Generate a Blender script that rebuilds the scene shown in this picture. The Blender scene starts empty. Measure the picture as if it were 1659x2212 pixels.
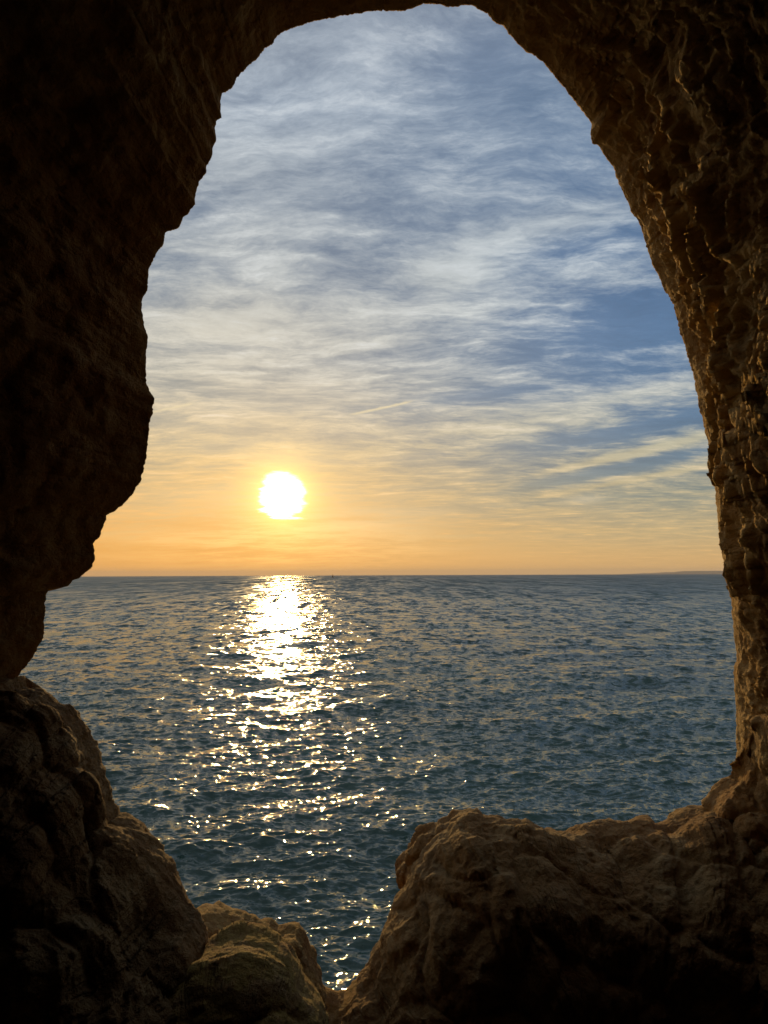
import bpy, math, random
import numpy as np
from mathutils import Matrix, Vector

random.seed(4)
RNG = np.random.default_rng(11)
scene = bpy.context.scene
COL = scene.collection

# ------------------------------------------------------------------ camera
EYE = 10.0                       # eye height above the sea, metres
PITCH, ROLL = math.radians(4.78), math.radians(-0.22)
cam_data = bpy.data.cameras.new('camera')
cam = bpy.data.objects.new('camera', cam_data)
COL.objects.link(cam)
cam_data.sensor_fit = 'VERTICAL'
cam_data.sensor_height = 36.0
cam_data.lens = 26.0
cam_data.clip_start = 0.02
cam_data.clip_end = 120000.0
cam_data.dof.use_dof = True
cam_data.dof.focus_distance = 60.0
cam_data.dof.aperture_fstop = 18.0
CAM_M = (Matrix.Translation((0, 0, EYE)) @ Matrix.Rotation(math.radians(90) + PITCH, 4, 'X')
         @ Matrix.Rotation(ROLL, 4, 'Z'))
cam.matrix_world = CAM_M
scene.camera = cam

# ------------------------------------------------------------------ light
SUN_AZ = math.radians(-7.85)     # from +Y towards -X
SUN_EL = math.radians(6.0)
SUN_DIR = Vector((math.sin(SUN_AZ) * math.cos(SUN_EL), math.cos(SUN_AZ) * math.cos(SUN_EL), math.sin(SUN_EL)))
SUN_STRENGTH = 2.3
sun_data = bpy.data.lights.new('sun', 'SUN')
sun_data.energy = SUN_STRENGTH
sun_data.angle = math.radians(0.53)
sun_data.color = (1.0, 0.62, 0.22)
sun = bpy.data.objects.new('sun', sun_data)
sun.rotation_euler = SUN_DIR.to_track_quat('Z', 'Y').to_euler()
COL.objects.link(sun)

scene.view_settings.view_transform = 'Standard'
scene.view_settings.look = 'None'
scene.view_settings.exposure = 0.0
scene.view_settings.gamma = 1.0
scene.view_settings.use_curve_mapping = False
scene.render.engine = 'CYCLES'
scene.cycles.max_bounces = 8
scene.cycles.diffuse_bounces = 4
scene.cycles.sample_clamp_indirect = 20.0


def s2l(r, g, b):
    f = lambda c: (c / 255) / 12.92 if c / 255 < 0.04045 else ((c / 255 + 0.055) / 1.055) ** 2.4
    return (f(r), f(g), f(b))


class Nodes:
    """tiny helper for building node trees"""
    def __init__(self, tree):
        self.t = tree
        tree.nodes.clear()

    def n(self, kind, **kw):
        nd = self.t.nodes.new(kind)
        for k, v in kw.items():
            setattr(nd, k, v)
        return nd

    def put(self, sock, v):
        if v is None:
            return
        if isinstance(v, bpy.types.NodeSocket):
            self.t.links.new(v, sock)
        else:
            if hasattr(sock, 'default_value'):
                try:
                    sock.default_value = v
                except Exception:
                    sock.default_value = tuple(v) + (1.0,)

    def m(self, op, a, b=None, c=None, clamp=False):
        nd = self.n('ShaderNodeMath', operation=op, use_clamp=clamp)
        self.put(nd.inputs[0], a)
        self.put(nd.inputs[1], b)
        if c is not None:
            self.put(nd.inputs[2], c)
        return nd.outputs[0]

    def v(self, op, a, b=None, out=0):
        nd = self.n('ShaderNodeVectorMath', operation=op)
        self.put(nd.inputs[0], a)
        if b is not None:
            if op == 'SCALE':
                self.put(nd.inputs['Scale'], b)
            else:
                self.put(nd.inputs[1], b)
        return nd.outputs[out]

    def xyz(self, vsock):
        nd = self.n('ShaderNodeSeparateXYZ')
        self.put(nd.inputs[0], vsock)
        return nd.outputs[0], nd.outputs[1], nd.outputs[2]

    def vec(self, x, y, z):
        nd = self.n('ShaderNodeCombineXYZ')
        for i, q in enumerate((x, y, z)):
            self.put(nd.inputs[i], q)
        return nd.outputs[0]

    def noise(self, vec, scale, detail=4, rough=0.5, dist=0.0, color=False, lac=2.0):
        nd = self.n('ShaderNodeTexNoise')
        self.put(nd.inputs['Vector'], vec)
        nd.inputs['Scale'].default_value = scale
        nd.inputs['Detail'].default_value = detail
        nd.inputs['Roughness'].default_value = rough
        nd.inputs['Lacunarity'].default_value = lac
        nd.inputs['Distortion'].default_value = dist
        return nd.outputs['Color' if color else 'Fac']

    def mix(self, fac, a, b, mode='MIX'):
        nd = self.n('ShaderNodeMix', data_type='RGBA', blend_type=mode)
        nd.clamp_factor = True
        self.put(nd.inputs[0], fac)
        self.put(nd.inputs[6], a if isinstance(a, bpy.types.NodeSocket) else tuple(a)[:3] + (1.0,))
        self.put(nd.inputs[7], b if isinstance(b, bpy.types.NodeSocket) else tuple(b)[:3] + (1.0,))
        return nd.outputs[2]

    def smooth(self, x, lo, hi, a=0.0, b=1.0):
        nd = self.n('ShaderNodeMapRange', interpolation_type='SMOOTHSTEP')
        self.put(nd.inputs[0], x)
        nd.inputs[1].default_value, nd.inputs[2].default_value = lo, hi
        nd.inputs[3].default_value, nd.inputs[4].default_value = a, b
        return nd.outputs[0]

    def lin(self, x, lo, hi, a=0.0, b=1.0):
        nd = self.n('ShaderNodeMapRange')
        self.put(nd.inputs[0], x)
        nd.inputs[1].default_value, nd.inputs[2].default_value = lo, hi
        nd.inputs[3].default_value, nd.inputs[4].default_value = a, b
        return nd.outputs[0]

    def ramp(self, x, stops, interp='LINEAR'):
        nd = self.n('ShaderNodeValToRGB')
        self.put(nd.inputs[0], x)
        cr = nd.color_ramp
        cr.interpolation = interp
        while len(cr.elements) < len(stops):
            cr.elements.new(0.5)
        for e, (p, c) in zip(cr.elements, stops):
            e.position = p
            e.color = tuple(c)[:3] + (1.0,)
        return nd.outputs[0]


# ------------------------------------------------------------------ sky
def build_world():
    w = bpy.data.worlds.new('World')
    scene.world = w
    w.use_nodes = True
    w.cycles.sampling_method = 'MANUAL'
    w.cycles.sample_map_resolution = 2048
    N = Nodes(w.node_tree)
    d = N.v('NORMALIZE', N.n('ShaderNodeTexCoord').outputs['Generated'])
    x, y, z = N.xyz(d)
    zc = N.m('MAXIMUM', z, 0.0)
    az = N.m('ARCTAN2', x, y)                                     # azimuth from +Y, radians
    el = N.m('ARCSINE', N.m('MINIMUM', zc, 1.0))
    # clear air behind the cirrus
    sky = N.n('ShaderNodeTexSky', sky_type='NISHITA')
    sky.sun_disc = False
    sky.sun_elevation = SUN_EL
    sky.sun_rotation = SUN_AZ
    sky.air_density = 1.0
    sky.dust_density = 1.4
    sky.ozone_density = 2.0
    ang = N.m('ARCCOSINE', N.m('MINIMUM', N.v('DOT_PRODUCT', d, tuple(SUN_DIR), out=1), 1.0))   # angle to the sun
    angd = N.m('MULTIPLY', ang, 57.29578)
    near = N.m('EXPONENT', N.m('MULTIPLY', angd, -1 / 26.0))       # broad forward scatter
    # colours of the thin cloud sheet by height
    warm = N.ramp(zc, [(0.0, s2l(240, 170, 82)), (0.035, s2l(238, 174, 90)), (0.10, s2l(236, 190, 122)), (0.17, s2l(228, 200, 148)),
                       (0.26, s2l(212, 206, 188)), (0.38, s2l(190, 194, 192)), (0.55, s2l(170, 181, 192)), (0.75, s2l(158, 166, 178))])
    cool = N.ramp(zc, [(0.0, s2l(224, 176, 112)), (0.035, s2l(208, 178, 126)), (0.09, s2l(192, 176, 138)), (0.17, s2l(188, 184, 162)),
                       (0.26, s2l(190, 196, 196)), (0.38, s2l(182, 192, 198)), (0.55, s2l(166, 179, 193)), (0.75, s2l(157, 165, 177))])
    side = N.smooth(az, -0.30, 0.42)
    cloud = N.mix(side, warm, cool)
    gapw = N.ramp(zc, [(0.0, s2l(232, 168, 88)), (0.05, s2l(212, 166, 104)), (0.12, s2l(176, 158, 122)), (0.22, s2l(146, 154, 154)),
                       (0.36, s2l(120, 140, 162)), (0.7, s2l(130, 142, 162))])
    gapc = N.ramp(zc, [(0.0, s2l(222, 176, 112)), (0.05, s2l(176, 162, 130)), (0.10, s2l(122, 136, 136)), (0.14, s2l(98, 122, 142)), (0.22, s2l(86, 122, 160)),
                       (0.36, s2l(84, 118, 158)), (0.55, s2l(106, 132, 163)), (0.7, s2l(129, 141, 161))])
    gap = N.mix(side, gapw, gapc)
    # the physical sky shows through where the sheet is thinnest
    nish = N.v('SCALE', sky.outputs[0], 0.10)
    gap = N.mix(0.12, gap, nish)
    # cloud plane coordinates: perspective of a high flat sheet
    den = N.m('ADD', zc, 0.085)
    px = N.m('DIVIDE', x, den)
    py = N.m('DIVIDE', y, den)
    p = N.vec(px, py, 0.0)
    # slow warp
    wv = N.v('SUBTRACT', N.noise(p, 0.9, 3, 0.5, color=True), (0.5, 0.5, 0.5))
    pw = N.v('ADD', p, N.v('SCALE', wv, 0.42))
    wv2 = N.v('SUBTRACT', N.noise(p, 5.0, 4, 0.6, color=True), (0.5, 0.5, 0.5))
    pw = N.v('ADD', pw, N.v('SCALE', wv2, 0.10))
    rot = N.n('ShaderNodeMapping')
    N.put(rot.inputs['Vector'], pw)
    rot.inputs['Rotation'].default_value = (0, 0, math.radians(48))
    rot.inputs['Scale'].default_value = (0.75, 1.35, 1.0)
    f1 = N.noise(rot.outputs[0], 3.2, 12, 0.68, 0.0)
    rot2 = N.n('ShaderNodeMapping')
    N.put(rot2.inputs['Vector'], pw)
    rot2.inputs['Rotation'].default_value = (0, 0, math.radians(30))
    rot2.inputs['Scale'].default_value = (0.7, 2.1, 1.0)
    rot2.inputs['Location'].default_value = (3.1, 1.7, 0)
    f2 = N.noise(rot2.outputs[0], 5.2, 11, 0.70, 0.0)
    f3 = N.noise(rot.outputs[0], 0.9, 3, 0.5)
    dens = N.m('ADD', N.m('MULTIPLY', f1, 0.55), N.m('ADD', N.m('MULTIPLY', f2, 0.35), N.m('MULTIPLY', f3, 0.32)))
    # regional thickness: gaps to the right at middle height, dense low and at the top
    def blob(a0, e0, sa, se, tilt=0.0):
        da = N.m('SUBTRACT', az, a0)
        de = N.m('SUBTRACT', el, e0)
        de = N.m('SUBTRACT', de, N.m('MULTIPLY', da, tilt))
        q = N.m('ADD', N.m('POWER', N.m('ABSOLUTE', N.m('DIVIDE', da, sa)), 2.0), N.m('POWER', N.m('ABSOLUTE', N.m('DIVIDE', de, se)), 2.0))
        return N.m('EXPONENT', N.m('MULTIPLY', q, -1.0))
    R = math.radians
    thick = N.m('MULTIPLY', blob(R(20), R(17.5), R(11), R(2.6), 0.10), -0.11)
    for (a0, e0, sa, se, tl, amp) in (
            (16, 23.5, 8, 1.6, .05, -.07), (19, 8.8, 6, .32, .18, .20), (18, 10.3, 9, .7, .18, -.12), (18, 7.7, 9, .42, .17, -.16), (20, 7.0, 6, .2, .15, .16),
            (16, 12.5, 10, .9, .16, .06), (5, 22.5, 4, 1.8, .1, .10), (-12, 19.5, 5, 1.6, .12, .06), (-3, 16.2, 9, .8, .05, -.06), (-12, 17, 5, .7, .0, -.07),
            (6, 13.4, 5, .6, .1, -.08), (-13, 30, 6, 2.0, .1, .05), (14, 25.5, 7, 1.2, .1, .08), (8, 36, 7, 2.5, .1, -.07), (-10, 33, 5, 2, .2, -.06),
            (6, 9.5, 8, .5, .1, -.05), (10, 5.2, 14, .35, .05, -.07), (-4, 3.6, 5, .25, .07, -.10), (-16, 26, 5, 1.5, .1, -.05)):
        thick = N.m('ADD', thick, N.m('MULTIPLY', blob(R(a0), R(e0), R(sa), R(se), tl), amp))
    dens = N.m('ADD', dens, thick)
    mask = N.smooth(dens, 0.48, 0.74)
    # less contrast close to the horizon
    col = N.mix(mask, gap, cloud)
    wisp = N.smooth(N.m('ADD', N.m('MULTIPLY', f2, 0.6), N.m('MULTIPLY', f1, 0.4)), 0.50, 0.72)
    wispc = N.mix(N.smooth(zc, 0.0, 0.3), s2l(250, 200, 120), s2l(208, 213, 216))
    col = N.mix(N.m('MULTIPLY', wisp, N.m('MULTIPLY', mask, 0.6)), col, wispc)
    tex = N.m('ADD', N.m('MULTIPLY', f1, 0.6), N.m('MULTIPLY', f2, 0.4))
    amp = N.smooth(zc, 0.0, 0.12, 0.45, 1.0)
    col = N.v('SCALE', col, N.m('ADD', 1.0, N.m('MULTIPLY', N.m('SUBTRACT', tex, 0.5), N.m('MULTIPLY', amp, 1.1))))
    # contrails
    def trail(a0, e0, a1, e1, width, amt, col):
        ax, ay, bx, by = R(a0), R(e0), R(a1), R(e1)
        L = math.hypot(bx - ax, by - ay)
        ux, uy = (bx - ax) / L, (by - ay) / L
        da = N.m('SUBTRACT', az, ax)
        de = N.m('SUBTRACT', el, ay)
        s = N.m('ADD', N.m('MULTIPLY', da, ux), N.m('MULTIPLY', de, uy))
        t = N.m('ABSOLUTE', N.m('SUBTRACT', N.m('MULTIPLY', de, ux), N.m('MULTIPLY', da, uy)))
        t = N.m('ADD', t, N.m('MULTIPLY', N.m('SUBTRACT', N.noise(d, 130, 3, 0.6), 0.5), R(0.16)))
        on = N.m('MULTIPLY', N.smooth(s, 0, L * 0.25), N.smooth(s, L * 0.85, L, 1.0, 0.0))
        return N.mix(N.m('MULTIPLY', N.m('MULTIPLY', on, N.smooth(t, 0.0, R(width), 1.0, 0.0)), amt), col, s2l(240, 222, 178))
    col = trail(-3.2, 12.15, 2.6, 13.35, 0.16, 0.65, col)
    col = trail(-18.5, 11.7, -14.3, 12.9, 0.16, 0.45, col)
    # haze band on the horizon
    hb = N.m('EXPONENT', N.m('MULTIPLY', zc, -48.0))
    hz = N.mix(side, s2l(242, 170, 78), s2l(222, 176, 112))
    col = N.mix(N.m('MULTIPLY', hb, 0.85), col, hz)
    # glow of the sun through the sheet
    thin = N.m('ADD', 0.75, N.m('MULTIPLY', mask, 0.35))
    g3 = N.m('MULTIPLY', N.m('EXPONENT', N.m('MULTIPLY', angd, -1 / 9.0)), N.m('MULTIPLY', thin, 0.20))
    g2 = N.m('MULTIPLY', N.m('EXPONENT', N.m('MULTIPLY', N.m('MAXIMUM', N.m('SUBTRACT', angd, 1.5), 0.0), -1 / 1.25)), 0.8)
    wob = N.m('MULTIPLY', N.m('SUBTRACT', N.noise(N.vec(N.m('MULTIPLY', az, 10.0), N.m('MULTIPLY', el, 60.0), 0.0), 1.6, 4, 0.6), 0.5), 3.4)
    low = N.smooth(N.m('SUBTRACT', el, SUN_EL - R(0.3)), R(-2.2), 0.0, 1.0, 0.0)
    r = N.m('ADD', angd, N.m('MULTIPLY', wob, N.m('ADD', 0.45, low)))
    g1 = N.m('MULTIPLY', N.smooth(r, 1.15, 2.0, 1.0, 0.0), 4.0)
    glow = N.v('ADD', N.v('SCALE', (1.0, 0.50, 0.10), g3), N.v('ADD', N.v('SCALE', (1.0, 0.66, 0.12), g2), N.v('SCALE', (1.0, 0.90, 0.60), g1)))
    dog = N.m('MULTIPLY', blob(R(15.3), R(5.5), R(1.3), R(0.35), 0.05), 0.16)
    col = N.v('ADD', N.v('ADD', col, glow), N.v('SCALE', (1.0, 0.72, 0.40), dog))
    bg = N.n('ShaderNodeBackground')
    N.put(bg.inputs[0], N.v('SCALE', col, 10.0))
    bg.inputs[1].default_value = 0.1
    out = N.n('ShaderNodeOutputWorld')
    N.t.links.new(bg.outputs[0], out.inputs[0])


build_world()


# ------------------------------------------------------------------ helpers
def at(px, py, Y):
    """world point at distance Y (along +Y) seen at px,py of the 1659x2212 overview of the photograph"""
    k = 18.0 / 26.0
    v = Vector(((px - 829.5) / 1106 * k, (1106 - py) / 1106 * k, -1.0))
    w = CAM_M.to_3x3() @ v
    return np.array((0, 0, EYE)) + np.array(w) * (Y / w.y)


def tag(o, label=None, cat=None, group=None, kind=None):
    if label:
        o['label'] = label
    if cat:
        o['category'] = cat
    if group:
        o['group'] = group
    if kind:
        o['kind'] = kind
    return o


def grid_obj(name, P, mat, closed_u=False, parent=None, flip=False, vein=None, inner=None):
    nu, nv = P.shape[:2]
    me = bpy.data.meshes.new(name)
    co = np.ascontiguousarray(P.reshape(-1, 3), dtype=np.float32)
    iu = np.arange(nu if closed_u else nu - 1)
    iv = np.arange(nv - 1)
    A, B = np.meshgrid(iu, iv, indexing='ij')
    A2 = (A + 1) % nu
    q = np.stack([A * nv + B, A2 * nv + B, A2 * nv + B + 1, A * nv + B + 1], -1).reshape(-1, 4)
    if flip:
        q = q[:, ::-1]
    nf = len(q)
    me.vertices.add(len(co))
    me.vertices.foreach_set('co', co.ravel())
    me.loops.add(nf * 4)
    me.loops.foreach_set('vertex_index', np.ascontiguousarray(q.ravel(), dtype=np.int32))
    me.polygons.add(nf)
    me.polygons.foreach_set('loop_start', np.arange(0, nf * 4, 4, dtype=np.int32))
    me.polygons.foreach_set('use_smooth', np.ones(nf, dtype=bool))
    me.update(calc_edges=True)
    if vein is not None:
        at_ = me.attributes.new('vein', 'FLOAT', 'POINT')
        at_.data.foreach_set('value', np.ascontiguousarray(vein.reshape(-1), dtype=np.float32))
    me.materials.append(mat)
    if inner is not None:                    # rows from inner[0] on carry a second material
        me.materials.append(inner[1])
        me.polygons.foreach_set('material_index', np.ascontiguousarray((B.reshape(-1) >= inner[0]).astype(np.int32)))
    o = bpy.data.objects.new(name, me)
    o.parent = parent
    COL.objects.link(o)
    return o


# ---- numpy noise
PERM = RNG.permutation(256).astype(np.int32)
PERM = np.concatenate([PERM, PERM, PERM])
GR = RNG.normal(size=(256, 3))
GR = (GR / np.linalg.norm(GR, axis=1, keepdims=True)).astype(np.float32)


def perlin(P):
    P = np.asarray(P, dtype=np.float32)
    I = np.floor(P).astype(np.int32)
    F = P - I
    I &= 255
    U = F * F * F * (F * (F * 6 - 15) + 10)
    res = 0
    for dx in (0, 1):
        wx = U[..., 0] if dx else 1 - U[..., 0]
        hx = PERM[I[..., 0] + dx]
        for dy in (0, 1):
            wy = U[..., 1] if dy else 1 - U[..., 1]
            hy = PERM[hx + I[..., 1] + dy]
            for dz in (0, 1):
                wz = U[..., 2] if dz else 1 - U[..., 2]
                g = GR[PERM[hy + I[..., 2] + dz]]
                res = res + wx * wy * wz * (g[..., 0] * (F[..., 0] - dx) + g[..., 1] * (F[..., 1] - dy) + g[..., 2] * (F[..., 2] - dz))
    return res * 1.6


def fbm(P, octs=4, gain=0.5, ridged=False):
    s, a, t = 0, 1.0, 0
    P = np.asarray(P, dtype=np.float32)
    for k in range(octs):
        n = perlin(P + 17.3 * k)
        if ridged:
            n = 1 - 2 * np.abs(n)
        s = s + a * n
        t += a
        a *= gain
        P = P * 2.03
    return s / t


RJ = RNG.random((256, 3)).astype(np.float32)


def worley(P):
    P = np.asarray(P, dtype=np.float32)
    I = np.floor(P).astype(np.int32)
    F = P - I
    I &= 255
    f1 = np.full(P.shape[:-1], 9.0, np.float32)
    f2 = f1.copy()
    for dx in (-1, 0, 1):
        hx = PERM[(I[..., 0] + dx) & 255]
        for dy in (-1, 0, 1):
            hy = PERM[hx + ((I[..., 1] + dy) & 255)]
            for dz in (-1, 0, 1):
                j = RJ[PERM[hy + ((I[..., 2] + dz) & 255)]]
                d = np.sqrt((j[..., 0] + dx - F[..., 0]) ** 2 + (j[..., 1] + dy - F[..., 1]) ** 2 + (j[..., 2] + dz - F[..., 2]) ** 2)
                f2 = np.minimum(f2, np.maximum(f1, d))
                f1 = np.minimum(f1, d)
    return f1, f2


def normals(P, closed_u):
    if closed_u:
        du = np.roll(P, -1, 0) - np.roll(P, 1, 0)
    else:
        du = np.gradient(P, axis=0)
    dv = np.gradient(P, axis=1)
    n = np.cross(du, dv)
    return n / (np.linalg.norm(n, axis=-1, keepdims=True) + 1e-9)


def sstep(x, a, b):
    t = np.clip((x - a) / (b - a), 0, 1)
    return t * t * (3 - 2 * t)


def resample(pts, n, closed=False):
    """pts: rows of (px, py, extra...) -> n rows evenly spaced along the outline"""
    p = np.array(pts, dtype=float)
    if closed:
        p = np.vstack([p, p[:1]])
    mid = (p[1:, :2] + p[:-1, :2]) / 2
    seen = (mid[:, 0] > -40) & (mid[:, 0] < 1700) & (mid[:, 1] < 2230)
    L = np.concatenate([[0], np.cumsum(np.hypot(*(np.diff(p[:, :2], axis=0).T)) * np.where(seen, 1.0, 0.22))])
    t = np.linspace(0, L[-1], n, endpoint=not closed)
    out = np.stack([np.interp(t, L, p[:, k]) for k in range(p.shape[1])], -1)
    return out, t


# ------------------------------------------------------------------ rock material
def rock_material(name, tone=0.72, moss=0.0, crust=0.5):
    m = bpy.data.materials.new(name)
    m.use_nodes = True
    N = Nodes(m.node_tree)
    P = N.n('ShaderNodeTexCoord').outputs['Object']
    a = N.noise(P, 1.6, 5, 0.6, 0.4)
    b = N.noise(P, 9.0, 6, 0.65, 0.3)
    c = N.noise(P, 70.0, 4, 0.6)
    ochre = N.ramp(a, [(0.30, (0.21, 0.100, 0.030)), (0.48, (0.34, 0.190, 0.062)), (0.62, (0.42, 0.275, 0.11)), (0.75, (0.30, 0.215, 0.11))])
    pale = N.mix(N.smooth(b, 0.35, 0.65), (0.42, 0.28, 0.11), (0.54, 0.41, 0.20))
    col = N.mix(N.m('MULTIPLY', N.smooth(b, 0.46, 0.64), crust), ochre, pale)
    col = N.mix(N.m('MULTIPLY', N.smooth(c, 0.55, 0.75), 0.5), col, (0.14, 0.075, 0.035))
    if moss > 0:
        nz = N.xyz(N.n('ShaderNodeNewGeometry').outputs['Normal'])[2]
        mk = N.m('MULTIPLY', N.smooth(nz, 0.15, 0.7), N.smooth(N.noise(P, 14.0, 5, 0.6), 0.36, 0.56))
        col = N.mix(N.m('MULTIPLY', mk, moss), col, N.mix(c, (0.30, 0.22, 0.03), (0.55, 0.42, 0.09)))
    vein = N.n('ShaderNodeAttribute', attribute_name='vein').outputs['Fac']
    col = N.mix(N.m('MULTIPLY', vein, N.smooth(b, 0.3, 0.5, 0.6, 1.0)), N.v('SCALE', col, tone), (0.72, 0.50, 0.20))  # pale veins, with the sunlit gold of crests and rim painted in
    bs = N.n('ShaderNodeBsdfPrincipled')
    N.put(bs.inputs['Base Color'], col)
    bs.inputs['Roughness'].default_value = 0.92
    bs.inputs['Specular IOR Level'].default_value = 0.25
    h = N.m('ADD', N.m('MULTIPLY', N.noise(P, 38.0, 6, 0.68, 0.3), 0.028), N.m('MULTIPLY', N.noise(P, 170.0, 3, 0.6), 0.004))
    bp = N.n('ShaderNodeBump')
    bp.inputs['Strength'].default_value = 0.9
    bp.inputs['Distance'].default_value = 1.0
    N.put(bp.inputs['Height'], h)
    N.put(bs.inputs['Normal'], bp.outputs[0])
    out = N.n('ShaderNodeOutputMaterial')
    N.t.links.new(bs.outputs[0], out.inputs[0])
    return m


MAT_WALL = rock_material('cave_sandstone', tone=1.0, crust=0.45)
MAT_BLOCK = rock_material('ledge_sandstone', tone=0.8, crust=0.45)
MAT_DEEP = rock_material('bounce_damping_rock', tone=0.35, crust=0.2)  # for the unseen chamber and floor, made dark to hold down bounced light
MAT_SLOPE = rock_material('shade_toned_sandstone', tone=0.62, crust=0.3)  # lower tone puts the slope's shadow into its colour
MAT_MOSS = rock_material('mossy_sandstone', tone=0.85, moss=0.5, crust=0.3)
MAT_OCHRE = rock_material('ochre_sandstone', tone=1.0, moss=0.2, crust=0.3)

# ------------------------------------------------------------------ the cave opening
# outline of the opening, clockwise from the lower left corner up and over; x, y of the overview
LEFT = [(30, 1500), (44, 1450), (55, 1439), (67, 1421), (80, 1399), (93, 1377), (95, 1348), (96, 1319), (98, 1294), (103, 1272), (109, 1265), (113, 1262),
        (127, 1268), (148, 1265), (158, 1252), (169, 1250), (182, 1237), (199, 1223), (205, 1208), (201, 1188), (200, 1174), (214, 1160), (223, 1137),
        (231, 1113), (260, 1093), (286, 1070), (292, 1052), (306, 1039), (304, 1030), (307, 1022), (315, 985), (320, 948), (321, 914), (329, 895), (332, 860),
        (324, 847), (316, 828), (315, 800), (314, 773), (317, 747), (319, 724), (311, 702), (307, 672), (305, 646), (318, 628), (319, 605), (321, 579),
        (327, 566), (337, 546), (352, 523), (356, 503), (373, 495), (386, 489), (393, 471), (411, 454), (421, 441), (423, 407), (431, 389), (444, 372),
        (446, 355), (458, 337), (459, 317), (467, 300), (463, 278), (467, 260), (479, 254), (475, 238), (475, 218), (480, 201), (500, 188), (512, 166)]
TOP = [(532, 144), (550, 129), (562, 114), (572, 102), (589, 92), (599, 74), (626, 60), (661, 49), (701, 40), (733, 31), (750, 32), (780, 26), (810, 21),
       (845, 20), (872, 22), (894, 14), (914, 4), (939, 6), (969, 12), (988, 12), (1004, 7), (1024, 9), (1032, 18), (1054, 26), (1068, 45), (1087, 53)]
RIGHT = [(1099, 71), (1125, 97), (1137, 111), (1153, 117), (1174, 134), (1196, 162), (1214, 186), (1238, 214), (1251, 235), (1271, 257), (1278, 269),
         (1274, 291), (1279, 310), (1293, 314), (1307, 336), (1327, 364), (1340, 401), (1356, 433), (1368, 461), (1384, 486), (1396, 530), (1412, 571),
         (1427, 599), (1437, 627), (1457, 660), (1467, 708), (1481, 749), (1493, 789), (1501, 823), (1510, 870), (1520, 920), (1533, 965), (1530, 1005),
         (1545, 1050), (1550, 1097), (1552, 1129), (1555, 1162), (1563, 1200), (1566, 1226), (1565, 1239), (1570, 1258), (1576, 1278), (1581, 1307),
         (1583, 1336), (1587, 1371), (1589, 1394), (1591, 1420), (1586, 1445), (1586, 1468), (1589, 1500), (1592, 1532), (1591, 1565), (1592, 1600),
         (1592, 1645), (1591, 1684)]
LOW = [(1600, 1760), (1590, 1850), (1500, 1950), (1250, 2080), (980, 2220), (850, 2330), (740, 2350), (600, 2330), (400, 2250), (230, 2050), (110, 1800), (40, 1620)]


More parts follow.
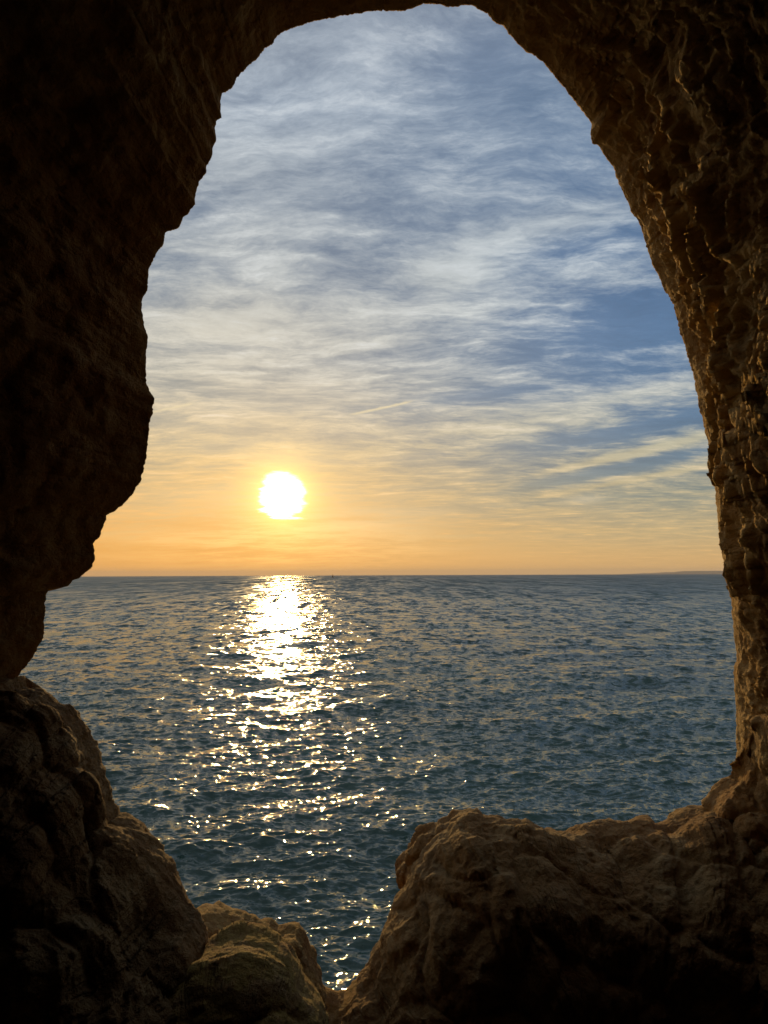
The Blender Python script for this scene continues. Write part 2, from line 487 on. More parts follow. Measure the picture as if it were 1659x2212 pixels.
def build_cave_wall():
    pts = []
    for seq, depth in ((LEFT, (2.45, 2.35)), (TOP, (2.35, 2.45)), (RIGHT, (2.45, 2.75)), (LOW, (2.75, 2.55))):
        for i, (x, y) in enumerate(seq):
            t = i / (len(seq) - 1)
            pts.append((x, y, depth[0] * (1 - t) + depth[1] * t))
    n = 1800
    C, t = resample(pts, n, closed=True)
    px, py = C[:, 0].copy(), C[:, 1].copy()
    # fine raggedness of the edge
    c3 = np.stack([px * 0.09, py * 0.09, np.zeros(n)], -1)
    rag = fbm(c3, 5, 0.7) * 4.2 + np.abs(fbm(c3 * 2.6 + 4, 2)) * 3.0 - 1.0
    cx, cy = 860.0, 1130.0
    dx, dy = px - cx, py - cy
    L = np.hypot(dx, dy)
    px += dx / L * rag
    py += dy / L * rag
    base = np.array([at(px[i], py[i], C[i, 2]) for i in range(n)])
    ctr = at(cx, cy, 2.5)
    rad = base - ctr
    rad[:, 1] = 0
    rad /= np.linalg.norm(rad, axis=1, keepdims=True)
    rad = (rad + np.roll(rad, 1, 0) + np.roll(rad, -1, 0)) / 3
    # masks along the outline
    ang = np.arctan2(rad[:, 2], rad[:, 0])           # 0 = right, pi/2 = top
    right = sstep(np.cos(ang), 0.05, 0.5) * sstep(np.sin(ang), -0.85, -0.5)
    top = sstep(np.sin(ang), 0.4, 0.9)
    left = sstep(-np.cos(ang), 0.1, 0.6)
    a = 0.55 * np.ones(n)
    a = a * (1 - right) + (-0.12 + 0.08 * sstep(rad[:, 2], -0.1, 0.5)) * right
    a = a * (1 - left) + 1.25 * left
    a = a * (1 - top * 0.5) + 0.32 * top * 0.5
    for _ in range(60):
        a = (a + np.roll(a, 1) + np.roll(a, -1)) / 3
    # profile rows: outside (negative) to deep inside
    d_out = -np.array([1.25, 1.2, 1.05, 0.75, 0.55, 0.42, 0.33, 0.26, 0.2, 0.16, 0.125, 0.1, 0.08, 0.06, 0.045, 0.03, 0.018, 0.008])
    r_out = np.array([16, 9, 4.5, 2.0, 1.1, 0.72, 0.5, 0.37, 0.27, 0.2, 0.15, 0.115, 0.088, 0.062, 0.043, 0.025, 0.012, 0.003])
    d_in = np.linspace(0, 1.0, 190) ** 1.15 * 1.25
    d_far = np.array([1.32, 1.45, 1.6, 1.8, 2.1, 2.5, 3.0, 4.0, 6.0, 9.0, 13.0, 16.5, 18.6, 19.0, 19.0])
    far_r = np.array([.02, .07, .16, .32, .6, .9, 1.15, 1.3, 1.35, 1.25, .95, .45, -.2, -1.2, -2.4])
    D = np.concatenate([d_out, d_in, d_far])
    nv = len(D)
    Rr = np.zeros((n, nv))
    Rr[:, :len(d_out)] = r_out
    Rr[:, len(d_out):] = a[:, None] * D[None, len(d_out):]
    k = len(d_out) + len(d_in)
    Rr[:, k:] = np.minimum(a[:, None] * 1.25 + 0.5 * (D[None, k:] - 1.25), a[:, None] * 1.25 + 0.5) + far_r
    hgt = sstep(base[:, 2] - EYE, -0.2, 0.75)
    d0 = (0.20 + 0.55 * hgt) * right
    for _ in range(60):
        d0 = (d0 + np.roll(d0, 1) + np.roll(d0, -1)) / 3
    x_ = np.maximum(D[None, :] - d0[:, None], 0)
    Rr = Rr + (right * 0.72)[:, None] * np.where(D[None, :] > 0, np.sqrt(x_ ** 2 + 0.05 ** 2) - 0.05, 0) * (D[None, :] < 1.3) \
        + (right * 0.72)[:, None] * np.where(D[None, :] >= 1.3, np.sqrt((1.3 - d0[:, None]) ** 2 + 0.0025) - 0.05, 0)
    P = base[:, None, :] + rad[:, None, :] * Rr[:, :, None]
    P[:, :, 1] -= D[None, :]
    # the rear of the chamber closes
    P[:, -1, 0], P[:, -1, 2] = ctr[0], ctr[2]
    P[:, -2, 0] = ctr[0] + (P[:, -2, 0] - ctr[0]) * 0.5
    P[:, -2, 2] = ctr[2] + (P[:, -2, 2] - ctr[2]) * 0.5
    inside = (D > 1.3)[None, :]
    P[:, :, 2] = np.where(inside, np.maximum(P[:, :, 2], EYE - 1.9), P[:, :, 2])
    nrm = normals(P, True)
    # make normals point into the void
    s = np.sign(np.sum(nrm * -rad[:, None, :], -1).mean())
    nrm *= s
    dd = np.broadcast_to(D[None, :], (n, nv))
    grow = sstep(dd, 0.0, 0.25)
    rt = right[:, None]
    # warped coordinates; webs run along the passage's height
    W = np.stack([fbm(P * 2.3 + 5, 2), fbm(P * 2.3 + 31, 2), fbm(P * 2.3 + 77, 2)], -1)
    lf = left[:, None]
    big = fbm(P * 1.3 + 3, 3) * 0.11 * grow * (1 - 0.5 * lf)
    med = (np.abs(fbm(P * 4.2 + 9, 3)) - 0.22) * 0.10 * grow * (1 - 0.55 * lf - 0.3 * rt)
    Q = P + W * 0.16
    e1, e2 = worley(Q * np.array([11.5, 11.5, 4.4]))
    web = np.exp(-((e2 - e1) / 0.16) ** 2)
    f1, f2 = worley(Q * np.array([24, 24, 13]) + 40)
    web2 = np.exp(-((f2 - f1) / 0.14) ** 2)
    tall = (0.35 + 0.65 * sstep(fbm(P * 1.9 + 60, 2), -0.3, 0.3))
    honey = ((web - 0.3) * 0.030 * tall + (web2 - 0.3) * 0.009) * (0.08 + 0.92 * sstep(dd, 0.02, 0.16))
    honey = honey * (rt * 0.9 + 0.05 + 0.2 * top[:, None])
    fine = fbm(P * 22, 4, 0.55) * (0.007 + 0.010 * sstep(dd, 0, 0.1) * (1 - 0.6 * lf))
    lump = (0.30 - worley(P * 9 + W * 0.8)[0] * 0.5) * 0.035 * (0.06 + 0.94 * grow) * (1 - rt * 0.6 - lf * 0.5)
    disp = big + med + honey + fine + lump
    # the hollow and its lit ridge in the upper right
    def feature(x, y, Y, r, amp, stretch=(1, 1, 1)):
        c = at(x, y, Y)
        q = ((P - c) * np.array(stretch)) ** 2
        return amp * np.exp(-q.sum(-1) / (r * r))
    disp = disp + feature(1260, 150, 2.15, 0.20, -0.13)
    disp = disp + feature(1180, 110, 2.3, 0.10, -0.05)
    # long raised seams of harder rock that run over the wall (laid out as they look from the path, then raised from the surface)
    inv = np.array(CAM_M.inverted())
    V = (P - np.array((0, 0, EYE))) @ inv[:3, :3].T
    vz = np.where(V[..., 2] < -0.2, -V[..., 2], 1e6)
    kk = 1106 / (18.0 / 26.0)
    U = 829.5 + V[..., 0] / vz * kk + W[..., 0] * 14 + fbm(P * 9 + 12, 2) * 9
    T = 1106 - V[..., 1] / vz * kk + W[..., 1] * 26

    def seam(line, width):
        best = np.full(U.shape, 1e9)
        for (x0, y0), (x1, y1) in zip(line[:-1], line[1:]):
            ex, ey = x1 - x0, y1 - y0
            tt = np.clip(((U - x0) * ex + (T - y0) * ey) / (ex * ex + ey * ey), 0, 1)
            best = np.minimum(best, np.hypot(U - x0 - tt * ex, T - y0 - tt * ey))
        return np.exp(-(best / width) ** 2) * sstep(dd, 0.06, 0.24)
    seams = seam([(1095, 40), (1140, 70), (1200, 92), (1280, 96), (1340, 130), (1400, 165), (1435, 210), (1480, 290)], 13)
    low = seam([(1150, 130), (1220, 150), (1290, 190), (1340, 260), (1370, 330)], 34)
    thin = 0
    for ln in ([(1395, 185), (1425, 290), (1440, 380), (1482, 470), (1500, 560), (1532, 640), (1548, 740), (1592, 800), (1600, 900)],
               [(1278, 262), (1310, 312), (1352, 350), (1368, 410), (1420, 440), (1445, 500), (1480, 560), (1510, 640), (1530, 730), (1560, 840)],
               [(1452, 250), (1475, 330), (1540, 420), (1562, 520), (1596, 556), (1578, 650), (1592, 760), (1615, 860)],
               [(1420, 560), (1465, 600), (1475, 680), (1520, 740), (1545, 830), (1560, 930), (1575, 1050)],
               [(1510, 380), (1530, 470), (1520, 560), (1560, 640)], [(1380, 500), (1440, 520), (1470, 470)],
               [(1530, 905), (1565, 960), (1580, 1100), (1600, 1200), (1610, 1330)], [(1600, 1000), (1625, 1120), (1640, 1300)]):
        thin = np.maximum(thin, seam(ln, 8.5))
    rough = 0.9 + 0.8 * fbm(P * 12 + 90, 3)
    disp = disp + seams * 0.045 * rough - low * 0.05 + thin * 0.036 * rough
    outside = dd < -0.3
    disp = np.where(outside, disp * 0 + fbm(P * 1.1, 3) * 0.15, disp)
    endm = sstep(-dd, -0.0, 0.05)
    disp = disp * np.where(dd < 0, 1 - 0.5 * endm, 1)
    P2 = P + nrm * disp[:, :, None]
    vein = np.clip(web * 1.0 + web2 * 0.35 + 0.5 * (1 - sstep(dd, 0.05, 0.3)), 0, 1) * 0.8 * (rt * 0.95 + 0.3 * top[:, None]) * (0.4 + 0.6 * tall) * (dd > -0.1)  # web veins, plus a painted band of sunlight along the right rim
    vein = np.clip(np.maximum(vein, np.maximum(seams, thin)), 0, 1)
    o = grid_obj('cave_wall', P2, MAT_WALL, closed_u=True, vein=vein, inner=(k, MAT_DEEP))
    tag(o, 'dark ochre sandstone cave wall arching around the opening to the sea, ridged and honeycombed on the right', kind='structure')
    return o


build_cave_wall()


def build_rock(name, outline, centre, cY, Bf, Bb, mat, label, nt=640, ns=230, boxy=0.55, squeeze=0.6, amp=1.0, rag=2.6, seed=0.0, stretch=(1, 1, 1), cut=None, veins=0.0):
    """closed rock whose skyline is the traced outline: outline rows are (px, py, depth)"""
    C, t = resample(outline, nt, closed=True)
    c3 = np.stack([C[:, 0] * 0.08, C[:, 1] * 0.08, np.full(nt, seed)], -1)
    r = fbm(c3, 5, 0.68) * rag * 1.35
    dx, dy = C[:, 0] - centre[0], C[:, 1] - centre[1]
    L = np.hypot(dx, dy)
    C[:, 0] += dx / L * r
    C[:, 1] += dy / L * r
    base = np.array([at(*row[:3]) for row in C])
    ctr = at(centre[0], centre[1], cY)
    kb = int(ns * 0.22)
    u = np.concatenate([-np.linspace(1, 0, kb, endpoint=False) ** 1.3, np.linspace(0, 1, ns - kb) ** 1.2])
    phi = u * math.pi / 2
    sc = np.where(phi < 0, np.cos(phi), np.maximum(np.cos(phi), 0) ** squeeze)
    yo = np.where(phi < 0, -np.sin(phi) * Bb, -(np.abs(np.sin(phi)) ** boxy) * Bf)
    P = ctr + (base[:, None, :] - ctr) * sc[None, :, None]
    P[:, :, 1] += yo[None, :]
    nrm = normals(P, True)
    s = np.sign(np.sum(nrm * (P - ctr), -1).mean())
    nrm *= s
    S = np.array(stretch)
    W = np.stack([fbm(P * 2.6 + seed + 5, 2), fbm(P * 2.6 + seed + 31, 2), fbm(P * 2.6 + seed + 77, 2)], -1)
    rim = sstep(np.abs(phi), 0.0, 0.35)[None, :]
    Q = (P + W * 0.12) * S + seed
    big = fbm(Q * 2.2, 3) * 0.11 * rim
    e1, e2 = worley(Q * 5.0)
    lump = (0.45 - e1) * 0.055 * (0.15 + 0.85 * rim)
    crease = -np.exp(-((e2 - e1) / 0.10) ** 2) * 0.015 * rim
    g1, g2 = worley(Q * 14.0 + 9)
    small = (0.42 - g1) * 0.018 * (0.35 + 0.65 * rim)
    rid = fbm(Q * 7 + 3, 4, 0.55, ridged=True) * 0.022 * (0.3 + 0.7 * rim)
    pit = -sstep(fbm(Q * 13 + 50, 2), 0.25, 0.5) * 0.010 * rim
    fine = fbm(P * 30, 4, 0.6) * 0.008
    disp = (big + lump + crease + small + rid + pit + fine) * amp
    fade = sstep(np.cos(phi), 0.0, 0.06)[None, :]
    P = P + nrm * (disp * fade)[:, :, None]
    o = grid_obj(name, P, mat, closed_u=True)
    tag(o, label, 'rock', 'sandstone rocks along the foot of the cave opening')
    return o


# lower left slope
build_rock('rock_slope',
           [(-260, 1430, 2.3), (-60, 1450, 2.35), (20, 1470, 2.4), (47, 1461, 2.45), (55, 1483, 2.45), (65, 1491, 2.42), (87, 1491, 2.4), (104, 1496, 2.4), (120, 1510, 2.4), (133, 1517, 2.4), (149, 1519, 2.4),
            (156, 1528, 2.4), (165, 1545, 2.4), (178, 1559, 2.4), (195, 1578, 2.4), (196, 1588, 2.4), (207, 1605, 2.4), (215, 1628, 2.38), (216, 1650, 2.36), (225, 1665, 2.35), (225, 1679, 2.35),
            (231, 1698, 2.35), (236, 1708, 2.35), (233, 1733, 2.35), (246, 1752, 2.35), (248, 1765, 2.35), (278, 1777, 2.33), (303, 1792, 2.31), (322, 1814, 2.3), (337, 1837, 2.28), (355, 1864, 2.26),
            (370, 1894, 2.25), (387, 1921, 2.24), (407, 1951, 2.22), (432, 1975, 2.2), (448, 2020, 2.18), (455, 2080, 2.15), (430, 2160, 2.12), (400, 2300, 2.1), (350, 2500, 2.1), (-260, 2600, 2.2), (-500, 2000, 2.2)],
           (-60, 2120), 2.3, 0.50, 0.30, MAT_SLOPE, 'tall shaded brown rock slope rising along the lower left edge of the cave opening', nt=760, ns=260, seed=3.0, stretch=(1.0, 1.0, 0.7), squeeze=0.5, boxy=0.9)

# ochre rock behind the mossy one
build_rock('rock',
           [(400, 1990, 2.45), (432, 1963, 2.45), (461, 1959, 2.45), (496, 1971, 2.45), (531, 1976, 2.45), (561, 1988, 2.45), (585, 1997, 2.45), (600, 2007, 2.45), (620, 2000, 2.45), (645, 1999, 2.45),
            (657, 2015, 2.45), (662, 2038, 2.43), (670, 2062, 2.42), (680, 2087, 2.4), (692, 2112, 2.4), (700, 2140, 2.38), (715, 2230, 2.35), (600, 2400, 2.3), (380, 2300, 2.3)],
           (540, 2180), 2.4, 0.20, 0.20, MAT_OCHRE, 'ochre rock with a flat jagged top behind the mossy boulder', nt=400, ns=100, seed=8.0, amp=0.7)

# mossy boulder
build_rock('boulder',
           [(345, 2200, 2.0), (362, 2140, 2.02), (405, 2100, 2.05), (432, 2075, 2.08), (450, 2045, 2.1), (500, 2026, 2.12), (540, 2020, 2.12), (590, 2028, 2.12), (622, 2050, 2.1), (640, 2085, 2.08), (655, 2120, 2.06),
            (690, 2160, 2.04), (720, 2230, 2.02), (740, 2400, 2.0), (540, 2560, 2.0), (330, 2450, 2.0)],
           (530, 2260), 2.1, 0.28, 0.2, MAT_MOSS, 'rounded boulder with yellow green moss on its crown at the bottom of the opening', nt=450, ns=160, seed=16.5, amp=0.5, squeeze=0.7, boxy=0.8)

# low rock closing the notch
build_rock('rock',
           [(640, 2200, 2.5), (670, 2140, 2.5), (697, 2137, 2.5), (714, 2139, 2.5), (730, 2146, 2.5), (744, 2144, 2.5), (770, 2120, 2.5), (830, 2180, 2.5), (850, 2350, 2.4), (740, 2450, 2.4), (640, 2400, 2.4)],
           (740, 2280), 2.45, 0.2, 0.2, MAT_OCHRE, 'small low rock wedged in the notch between the boulder and the big block', nt=260, ns=80, seed=21.0, amp=0.5)

# big block on the right
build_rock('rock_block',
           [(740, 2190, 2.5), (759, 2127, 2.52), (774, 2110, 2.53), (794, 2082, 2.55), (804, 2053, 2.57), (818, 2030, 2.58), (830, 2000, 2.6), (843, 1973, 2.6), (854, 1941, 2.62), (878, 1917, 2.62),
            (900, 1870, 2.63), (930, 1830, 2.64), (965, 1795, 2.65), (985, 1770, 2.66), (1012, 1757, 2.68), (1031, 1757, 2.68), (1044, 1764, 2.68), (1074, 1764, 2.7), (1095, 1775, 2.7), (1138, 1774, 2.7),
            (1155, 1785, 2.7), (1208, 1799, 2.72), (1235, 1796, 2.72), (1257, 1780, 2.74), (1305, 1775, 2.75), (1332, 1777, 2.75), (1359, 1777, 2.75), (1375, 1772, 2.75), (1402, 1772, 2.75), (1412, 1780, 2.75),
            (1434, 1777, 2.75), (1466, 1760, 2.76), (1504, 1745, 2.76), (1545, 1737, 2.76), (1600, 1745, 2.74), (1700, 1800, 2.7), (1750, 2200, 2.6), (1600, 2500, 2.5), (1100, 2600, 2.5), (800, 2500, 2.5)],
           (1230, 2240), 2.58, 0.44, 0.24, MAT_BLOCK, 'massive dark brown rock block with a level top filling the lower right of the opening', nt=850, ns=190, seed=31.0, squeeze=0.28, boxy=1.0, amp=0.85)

# knob at its left shoulder
build_rock('rock',
           [(862, 1905, 2.8), (862, 1877, 2.8), (878, 1855, 2.8), (897, 1823, 2.8), (924, 1799, 2.8), (951, 1780, 2.8), (975, 1772, 2.8), (985, 1759, 2.8), (1012, 1748, 2.8), (1031, 1748, 2.8), (1050, 1790, 2.8),
            (1040, 1900, 2.78), (960, 1960, 2.75), (885, 1930, 2.75)],
           (960, 1860), 2.78, 0.12, 0.12, MAT_BLOCK, 'rounded knob of rock on the left shoulder of the massive block', nt=320, ns=90, seed=44.0, amp=0.55, squeeze=0.8, boxy=0.9)

# small pointed rock on the crest of the block
build_rock('rock',
           [(1345, 1790, 2.85), (1359, 1775, 2.85), (1375, 1766, 2.85), (1390, 1763, 2.85), (1403, 1765, 2.85), (1413, 1780, 2.85), (1425, 1800, 2.84), (1385, 1825, 2.83)],
           (1387, 1797), 2.84, 0.07, 0.06, MAT_BLOCK, 'small reddish point of rock standing on the level crest of the massive block', nt=160, ns=50, seed=51.0, amp=0.3, rag=1.5)

# foot of the right hand wall
build_rock('rock_buttress',
           [(1530, 1800, 2.7), (1541, 1740, 2.7), (1547, 1721, 2.72), (1563, 1702, 2.73), (1590, 1684, 2.73), (1612, 1640, 2.65), (1650, 1560, 2.5), (1720, 1500, 2.4), (1850, 1700, 2.3), (1850, 2300, 2.2), (1700, 2450, 2.2),
            (1610, 2250, 2.25), (1590, 2080, 2.3), (1560, 1960, 2.4), (1518, 1870, 2.55)],
           (1690, 1960), 2.45, 0.30, 0.2, MAT_WALL, 'rough buttress of folded tan rock where the right wall meets the massive block', nt=480, ns=140, seed=63.0, amp=0.9, stretch=(1.3, 1.3, 0.6), squeeze=0.7, boxy=0.8)


# ------------------------------------------------------------------ cave floor
def build_floor():
    n = 90
    xs = np.linspace(-3.4, 3.4, n)
    ys = np.linspace(-16.5, 1.75, n)
    X, Y = np.meshgrid(xs, ys, indexing='ij')
    Z = np.full_like(X, EYE - 1.62)
    P = np.stack([X, Y, Z], -1)
    P[..., 2] += fbm(P * 1.2, 4) * 0.10
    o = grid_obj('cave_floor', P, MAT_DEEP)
    tag(o, 'uneven sandstone floor of the cave', kind='structure')


build_floor()


# ------------------------------------------------------------------ sea
def sea_material():
    m = bpy.data.materials.new('sea_water')
    m.use_nodes = True
    N = Nodes(m.node_tree)
    g = N.n('ShaderNodeNewGeometry')
    P = g.outputs['Position']
    x, y, z = N.xyz(P)
    dist = N.v('LENGTH', N.vec(x, y, 0.0), out=1)
    ld = N.m('LOGARITHM', dist, 10.0)
    # unresolved wave slopes as a field fixed to the water, in three sizes
    def slope(scale, sx, sy, ang, detail):
        mp = N.n('ShaderNodeMapping')
        N.put(mp.inputs['Vector'], P)
        mp.inputs['Location'].default_value = (ang * 3.7, ang * 1.3, 0)
        mp.inputs['Rotation'].default_value = (0, 0, math.radians(ang))
        mp.inputs['Scale'].default_value = (sx, sy, 0.0)
        c = N.noise(mp.outputs[0], scale, detail, 0.62, 0.25, color=True)
        return N.v('SUBTRACT', c, (0.5, 0.5, 0.5))
    # each size of wave carries the slope where the mesh no longer resolves it; far out only groups and gust patches read
    s = None
    for k, (lx, ly, ang, r0, r1, r2, r3, amp) in enumerate((
            (0.26, 0.12, 8, 0.8, 1.0, 1.7, 2.1, 2.3), (0.48, 0.48, -12, 1.4, 1.7, 2.0, 2.5, 2.2), (1.05, 2.5, 6, 1.8, 2.1, 2.4, 2.9, 1.7),
            (2.9, 17.0, -3, 2.2, 2.5, 2.85, 3.3, 1.35), (8.0, 150.0, 2, 2.6, 3.0, 4.2, 4.4, 1.2))):
        c = slope(1.0, 0.5 / lx, 0.5 / ly, ang, 3)
        amt = N.m('MULTIPLY', N.smooth(ld, r0, r1, 0.0, amp), N.smooth(ld, r2, r3, 1.0, 0.15))
        c = N.v('SCALE', c, amt)
        s = c if s is None else N.v('ADD', s, c)
    sx, sy, _ = N.xyz(s)
    nrm = N.v('NORMALIZE', N.v('ADD', g.outputs['Normal'], N.vec(N.m('MULTIPLY', sx, N.smooth(ld, 1.4, 2.8, 1.05, 0.85)), N.m('SUBTRACT', sy, N.smooth(ld, 1.7, 2.9, 0.0, 0.20)), 0.0)))
    bs = N.n('ShaderNodeBsdfPrincipled')
    depth = N.smooth(N.noise(P, 0.02, 2), 0.35, 0.65)
    N.put(bs.inputs['Base Color'], N.mix(depth, (0.013, 0.042, 0.032), (0.018, 0.058, 0.043)))
    bs.inputs['IOR'].default_value = 1.40
    N.put(bs.inputs['Roughness'], N.smooth(ld, 1.4, 3.1, 0.045, 0.36))
    N.put(bs.inputs['Normal'], nrm)
    out = N.n('ShaderNodeOutputMaterial')
    N.t.links.new(bs.outputs[0], out.inputs[0])
    return m


def wave_tile(size, n, lam_lo, lam_hi, wind, hs, spread, seed, peak):
    """one periodic patch of sea: height and sideways displacement, wavelengths between lam_lo and lam_hi"""
    rng = np.random.default_rng(seed)
    k1 = np.fft.fftfreq(n, size / n) * 2 * math.pi
    KX, KY = np.meshgrid(k1, k1, indexing='ij')
    K = np.hypot(KX, KY)
    K[0, 0] = 1e-6
    lam = 2 * math.pi / K
    kp = 2 * math.pi / peak
    S = K ** -4.0 * np.exp(-1.1 * (kp / K) ** 2)
    cosd = (KX * math.sin(wind) + KY * math.cos(wind)) / K
    S *= (np.abs(cosd) ** spread) * 0.96 + 0.04
    S *= np.where(cosd < 0, 0.15, 1.0)
    band = (lam >= lam_lo) & (lam < lam_hi)
    H = (rng.normal(size=(n, n)) + 1j * rng.normal(size=(n, n))) * np.sqrt(S) * band
    h = np.fft.ifft2(H).real
    cx = np.fft.ifft2(1j * KX / K * H).real
    cy = np.fft.ifft2(1j * KY / K * H).real
    return h, cx, cy


def sample(tile, size, X, Y):
    n = tile.shape[0]
    u = (X / size * n) % n
    v = (Y / size * n) % n
    i, j = np.floor(u).astype(int) % n, np.floor(v).astype(int) % n
    fu, fv = u - np.floor(u), v - np.floor(v)
    i1, j1 = (i + 1) % n, (j + 1) % n
    return (tile[i, j] * (1 - fu) * (1 - fv) + tile[i1, j] * fu * (1 - fv) + tile[i, j1] * (1 - fu) * fv + tile[i1, j1] * fu * fv)


EARTH = 6.37e6


def build_sea():
    nr, na = 820, 800
    # rings: distance grows so that wave rows stay resolved; far out they widen up to the horizon
    dep = np.concatenate([np.linspace(math.radians(62), math.radians(32), 40, endpoint=False),
                          np.linspace(math.radians(32), math.radians(0.03), nr - 40)])
    r = EYE / np.tan(dep)
    r = np.concatenate([r[r < 19000], [19500, 22000, 25000]])
    half = math.radians(34)
    a = np.concatenate([np.linspace(math.radians(-100), -half, 24, endpoint=False), np.linspace(-half, half, na - 48), np.linspace(half, math.radians(100), 25)[1:]])
    A, R = np.meshgrid(a, r, indexing='ij')
    X, Y = R * np.sin(A), R * np.cos(A)
    da = np.gradient(a)[:, None]
    dr = np.gradient(r)[None, :]
    step = np.maximum(np.abs(da) * R, dr)
    Z = np.zeros_like(X)
    DX, DY = np.zeros_like(X), np.zeros_like(X)
    w = math.radians(172)          # running towards the cliff
    bands = [(260.0, 1024, 9.0, 60.0, w + 0.1, 6.0, 21), (260.0, 1024, 3.2, 9.0, w - 0.3, 5.0, 22), (97.0, 1024, 1.2, 3.2, w + 0.25, 4.0, 23),
             (41.0, 1024, 0.45, 1.2, w - 0.15, 3.0, 24), (17.0, 1024, 0.14, 0.45, w + 0.1, 2.0, 25)]
    slopes = [0.05, 0.075, 0.10, 0.17, 0.22]       # rms slope carried by each band
    chop = [0.8, 0.9, 0.9, 0.8, 0.5]
    for (size, n, lo, hi, wd, sp, seed), sl, ch in zip(bands, slopes, chop):
        h, cx, cy = wave_tile(size, n, lo, hi, wd, 1.0, sp, seed, 14.0)
        gx, gy = np.gradient(h, size / n)
        rms = math.sqrt((gx ** 2 + gy ** 2).mean())
        k = sl / rms
        ok = 1 - sstep(step, lo * 0.5, hi * 0.6)
        Z += sample(h, size, X, Y) * k * ok
        DX += sample(cx, size, X, Y) * k * ok * ch
        DY += sample(cy, size, X, Y) * k * ok * ch
    Z -= R ** 2 / (2 * EARTH)            # the sea curves away; the horizon is 11 km off
    P = np.stack([X + DX, Y + DY, Z], -1)
    o = grid_obj('sea', P, sea_material(), flip=True)
    tag(o, 'choppy teal sea with a golden sun path running to the horizon', kind='structure')
    return o


build_sea()


# ------------------------------------------------------------------ far headland
def build_headland():
    m = bpy.data.materials.new('headland_rock')
    m.use_nodes = True
    N = Nodes(m.node_tree)
    bs = N.n('ShaderNodeBsdfPrincipled')
    P = N.n('ShaderNodeTexCoord').outputs['Object']
    N.put(bs.inputs['Base Color'], N.mix(N.noise(P, 0.004, 5, 0.6), (0.16, 0.12, 0.08), (0.28, 0.20, 0.12)))
    bs.inputs['Roughness'].default_value = 1.0
    N.t.links.new(bs.outputs[0], N.n('ShaderNodeOutputMaterial').inputs[0])
    Yd = 15000.0
    prof = [(1352, 0), (1372, 9), (1395, 24), (1415, 26), (1440, 44), (1468, 48), (1476, 72), (1500, 76), (1535, 79), (1563, 78), (1640, 84), (1760, 90), (1950, 60), (2100, 0)]
    xs = np.linspace(1352, 2100, 260)
    hs = np.interp(xs, [p[0] for p in prof], [p[1] for p in prof]) * 0.8
    nx, nb = len(xs), 16
    P3 = np.zeros((nx, nb, 3))
    for i, x in enumerate(xs):
        b = at(x, 1242, Yd)
        for j in range(nb):
            t = j / (nb - 1)
            prof_h = min(1.0, t * 7) if t < 0.5 else min(1.0, (1 - t) * 5)
            P3[i, j] = (b[0] * (1 + t * 0.08), Yd + t * 1600, -Yd ** 2 / (2 * EARTH) - 4 + (hs[i] + 4) * prof_h)
    P3[..., 2] += fbm(P3 * 0.004, 4) * 7 * (P3[..., 2] > -12)
    o = grid_obj('headland', P3, m)
    tag(o, 'low flat topped headland faint in the haze on the right of the horizon', kind='structure')


build_headland()


# ------------------------------------------------------------------ sea haze
def build_haze():
    m = bpy.data.materials.new('haze_air')
    m.use_nodes = True
    N = Nodes(m.node_tree)
    vol = N.n('ShaderNodeVolumePrincipled')
    vol.inputs['Color'].default_value = (0.92, 0.84, 0.74, 1)
    vol.inputs['Density'].default_value = 0.00004
    vol.inputs['Anisotropy'].default_value = 0.1
    N.t.links.new(vol.outputs[0], N.n('ShaderNodeOutputMaterial').inputs['Volume'])
    x0, x1, y0, y1, z0, z1 = -26000, 26000, -8000, 26000, -52.0, 120.0
    v = [(x, y, z) for z in (z0, z1) for y in (y0, y1) for x in (x0, x1)]
    f = [(0, 2, 3, 1), (4, 5, 7, 6), (0, 1, 5, 4), (2, 6, 7, 3), (0, 4, 6, 2), (1, 3, 7, 5)]
    o = mesh_obj('haze', v, f, m)
    tag(o, 'pale warm sea haze over the water', kind='stuff')


# ------------------------------------------------------------------ sailing boat far out
def simple_mat(name, col, rough=0.6):
    m = bpy.data.materials.new(name)
    m.use_nodes = True
    b = m.node_tree.nodes['Principled BSDF']
    b.inputs['Base Color'].default_value = tuple(col) + (1,)
    b.inputs['Roughness'].default_value = rough
    return m


def mesh_obj(name, verts, faces, mat, parent=None):
    me = bpy.data.meshes.new(name)
    me.from_pydata([tuple(v) for v in verts], [], faces)
    me.update()
    me.materials.append(mat)
    o = bpy.data.objects.new(name, me)
    o.parent = parent
    COL.objects.link(o)
    return o


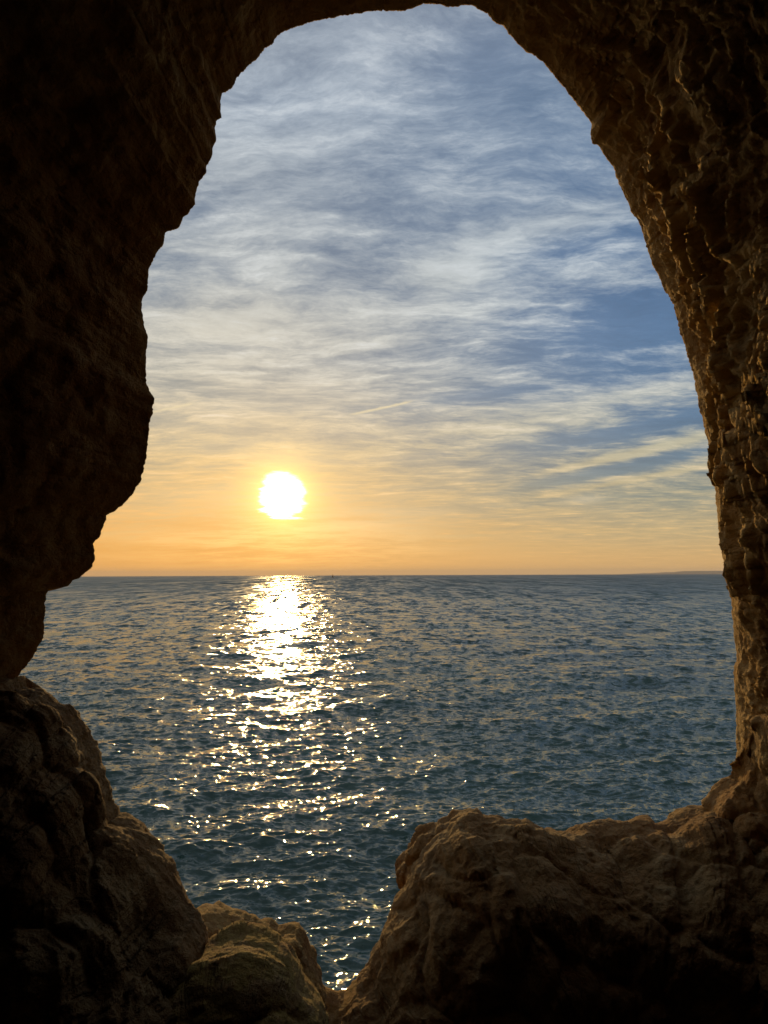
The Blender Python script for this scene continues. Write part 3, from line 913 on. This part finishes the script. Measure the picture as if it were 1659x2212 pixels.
def build_boat():
    Yb = 1900.0
    p = at(718.5, 1245, Yb)
    root = bpy.data.objects.new('sailing_boat', None)
    COL.objects.link(root)
    root.location = (p[0], Yb, -Yb ** 2 / (2 * EARTH))
    root.rotation_euler = (0, math.radians(2), math.radians(35))
    tag(root, 'tiny dark sailing boat far out just below the horizon', 'sailing boat')
    L, Bm = 7.5, 2.4
    st = np.linspace(-0.5, 0.5, 13)
    verts, faces = [], []
    for s in st:
        wd = Bm / 2 * max(0.03, (1 - (max(0, s + 0.1) / 0.6) ** 2.2)) * (0.82 if s < -0.4 else 1)
        sheer = 0.85 + 0.35 * max(0, s) + 0.1 * abs(s)
        for q in range(7):
            b = (q / 6 - 0.5) * math.pi
            verts.append((s * L, math.sin(b) * wd, sheer - math.cos(b) * (sheer + 0.3)))
    for i in range(12):
        for q in range(6):
            faces.append((i * 7 + q, (i + 1) * 7 + q, (i + 1) * 7 + q + 1, i * 7 + q + 1))
        faces.append((i * 7, i * 7 + 6, (i + 1) * 7 + 6, (i + 1) * 7))
    faces.append(tuple(range(7)))
    mesh_obj('hull', verts, faces, simple_mat('hull_paint', (0.08, 0.09, 0.12), 0.4), root)
    # cabin
    cv = [(-1.2, -.6, .8), (1.4, -.5, .9), (1.4, .5, .9), (-1.2, .6, .8), (-1.1, -.5, 1.35), (1.0, -.4, 1.3), (1.0, .4, 1.3), (-1.1, .5, 1.35)]
    mesh_obj('cabin', cv, [(0, 1, 5, 4), (1, 2, 6, 5), (2, 3, 7, 6), (3, 0, 4, 7), (4, 5, 6, 7)], simple_mat('cabin_paint', (0.5, 0.48, 0.45)), root)

    def rod(name, a, b, rad, mat):
        a, b = Vector(a), Vector(b)
        d = (b - a).normalized()
        u = d.orthogonal().normalized()
        w = d.cross(u)
        vs, fs = [], []
        for e in (a, b):
            for k in range(8):
                t = k * math.pi / 4
                vs.append(e + (u * math.cos(t) + w * math.sin(t)) * rad)
        for k in range(8):
            fs.append((k, (k + 1) % 8, 8 + (k + 1) % 8, 8 + k))
        fs += [tuple(range(7, -1, -1)), tuple(range(8, 16))]
        mesh_obj(name, vs, fs, mat, root)
    spar = simple_mat('spar', (0.2, 0.2, 0.2), 0.4)
    rod('mast', (0.6, 0, 0.8), (0.5, 0, 10.4), 0.09, spar)
    rod('boom', (0.55, 0, 2.0), (-2.9, 0.2, 2.1), 0.06, spar)

    def sail(name, tack, clew, head, belly):
        T, Cw, Hd = Vector(tack), Vector(clew), Vector(head)
        n = 9
        idx, vs, fs = {}, [], []
        for side in (0, 1):
            for i in range(n):
                for j in range(n - i):
                    a, b = i / (n - 1), j / (n - 1)
                    p = T * (1 - a - b) + Cw * b + Hd * a
                    p = p + Vector((0, 1, 0)) * (belly * 4 * b * (1 - a - b) + 0.02 * side)
                    idx[(side, i, j)] = len(vs)
                    vs.append(p)
        for side in (0, 1):
            for i in range(n - 1):
                for j in range(n - 1 - i):
                    f = [idx[(side, i, j)], idx[(side, i, j + 1)], idx[(side, i + 1, j)]]
                    fs.append(f if side == 0 else f[::-1])
                    if j < n - 2 - i:
                        f = [idx[(side, i, j + 1)], idx[(side, i + 1, j + 1)], idx[(side, i + 1, j)]]
                        fs.append(f if side == 0 else f[::-1])
        mesh_obj(name, vs, fs, simple_mat('sailcloth_backlit_' + name, (0.10, 0.09, 0.08), 0.8), root)  # cloth coloured dark to stand for the backlit side
    sail('mainsail', (0.45, 0, 2.1), (-2.8, 0.2, 2.2), (0.42, 0, 10.1), 0.5)
    sail('jib', (3.5, 0, 1.3), (0.2, 0.4, 1.9), (0.6, 0, 9.2), 0.5)


build_boat()
build_haze()
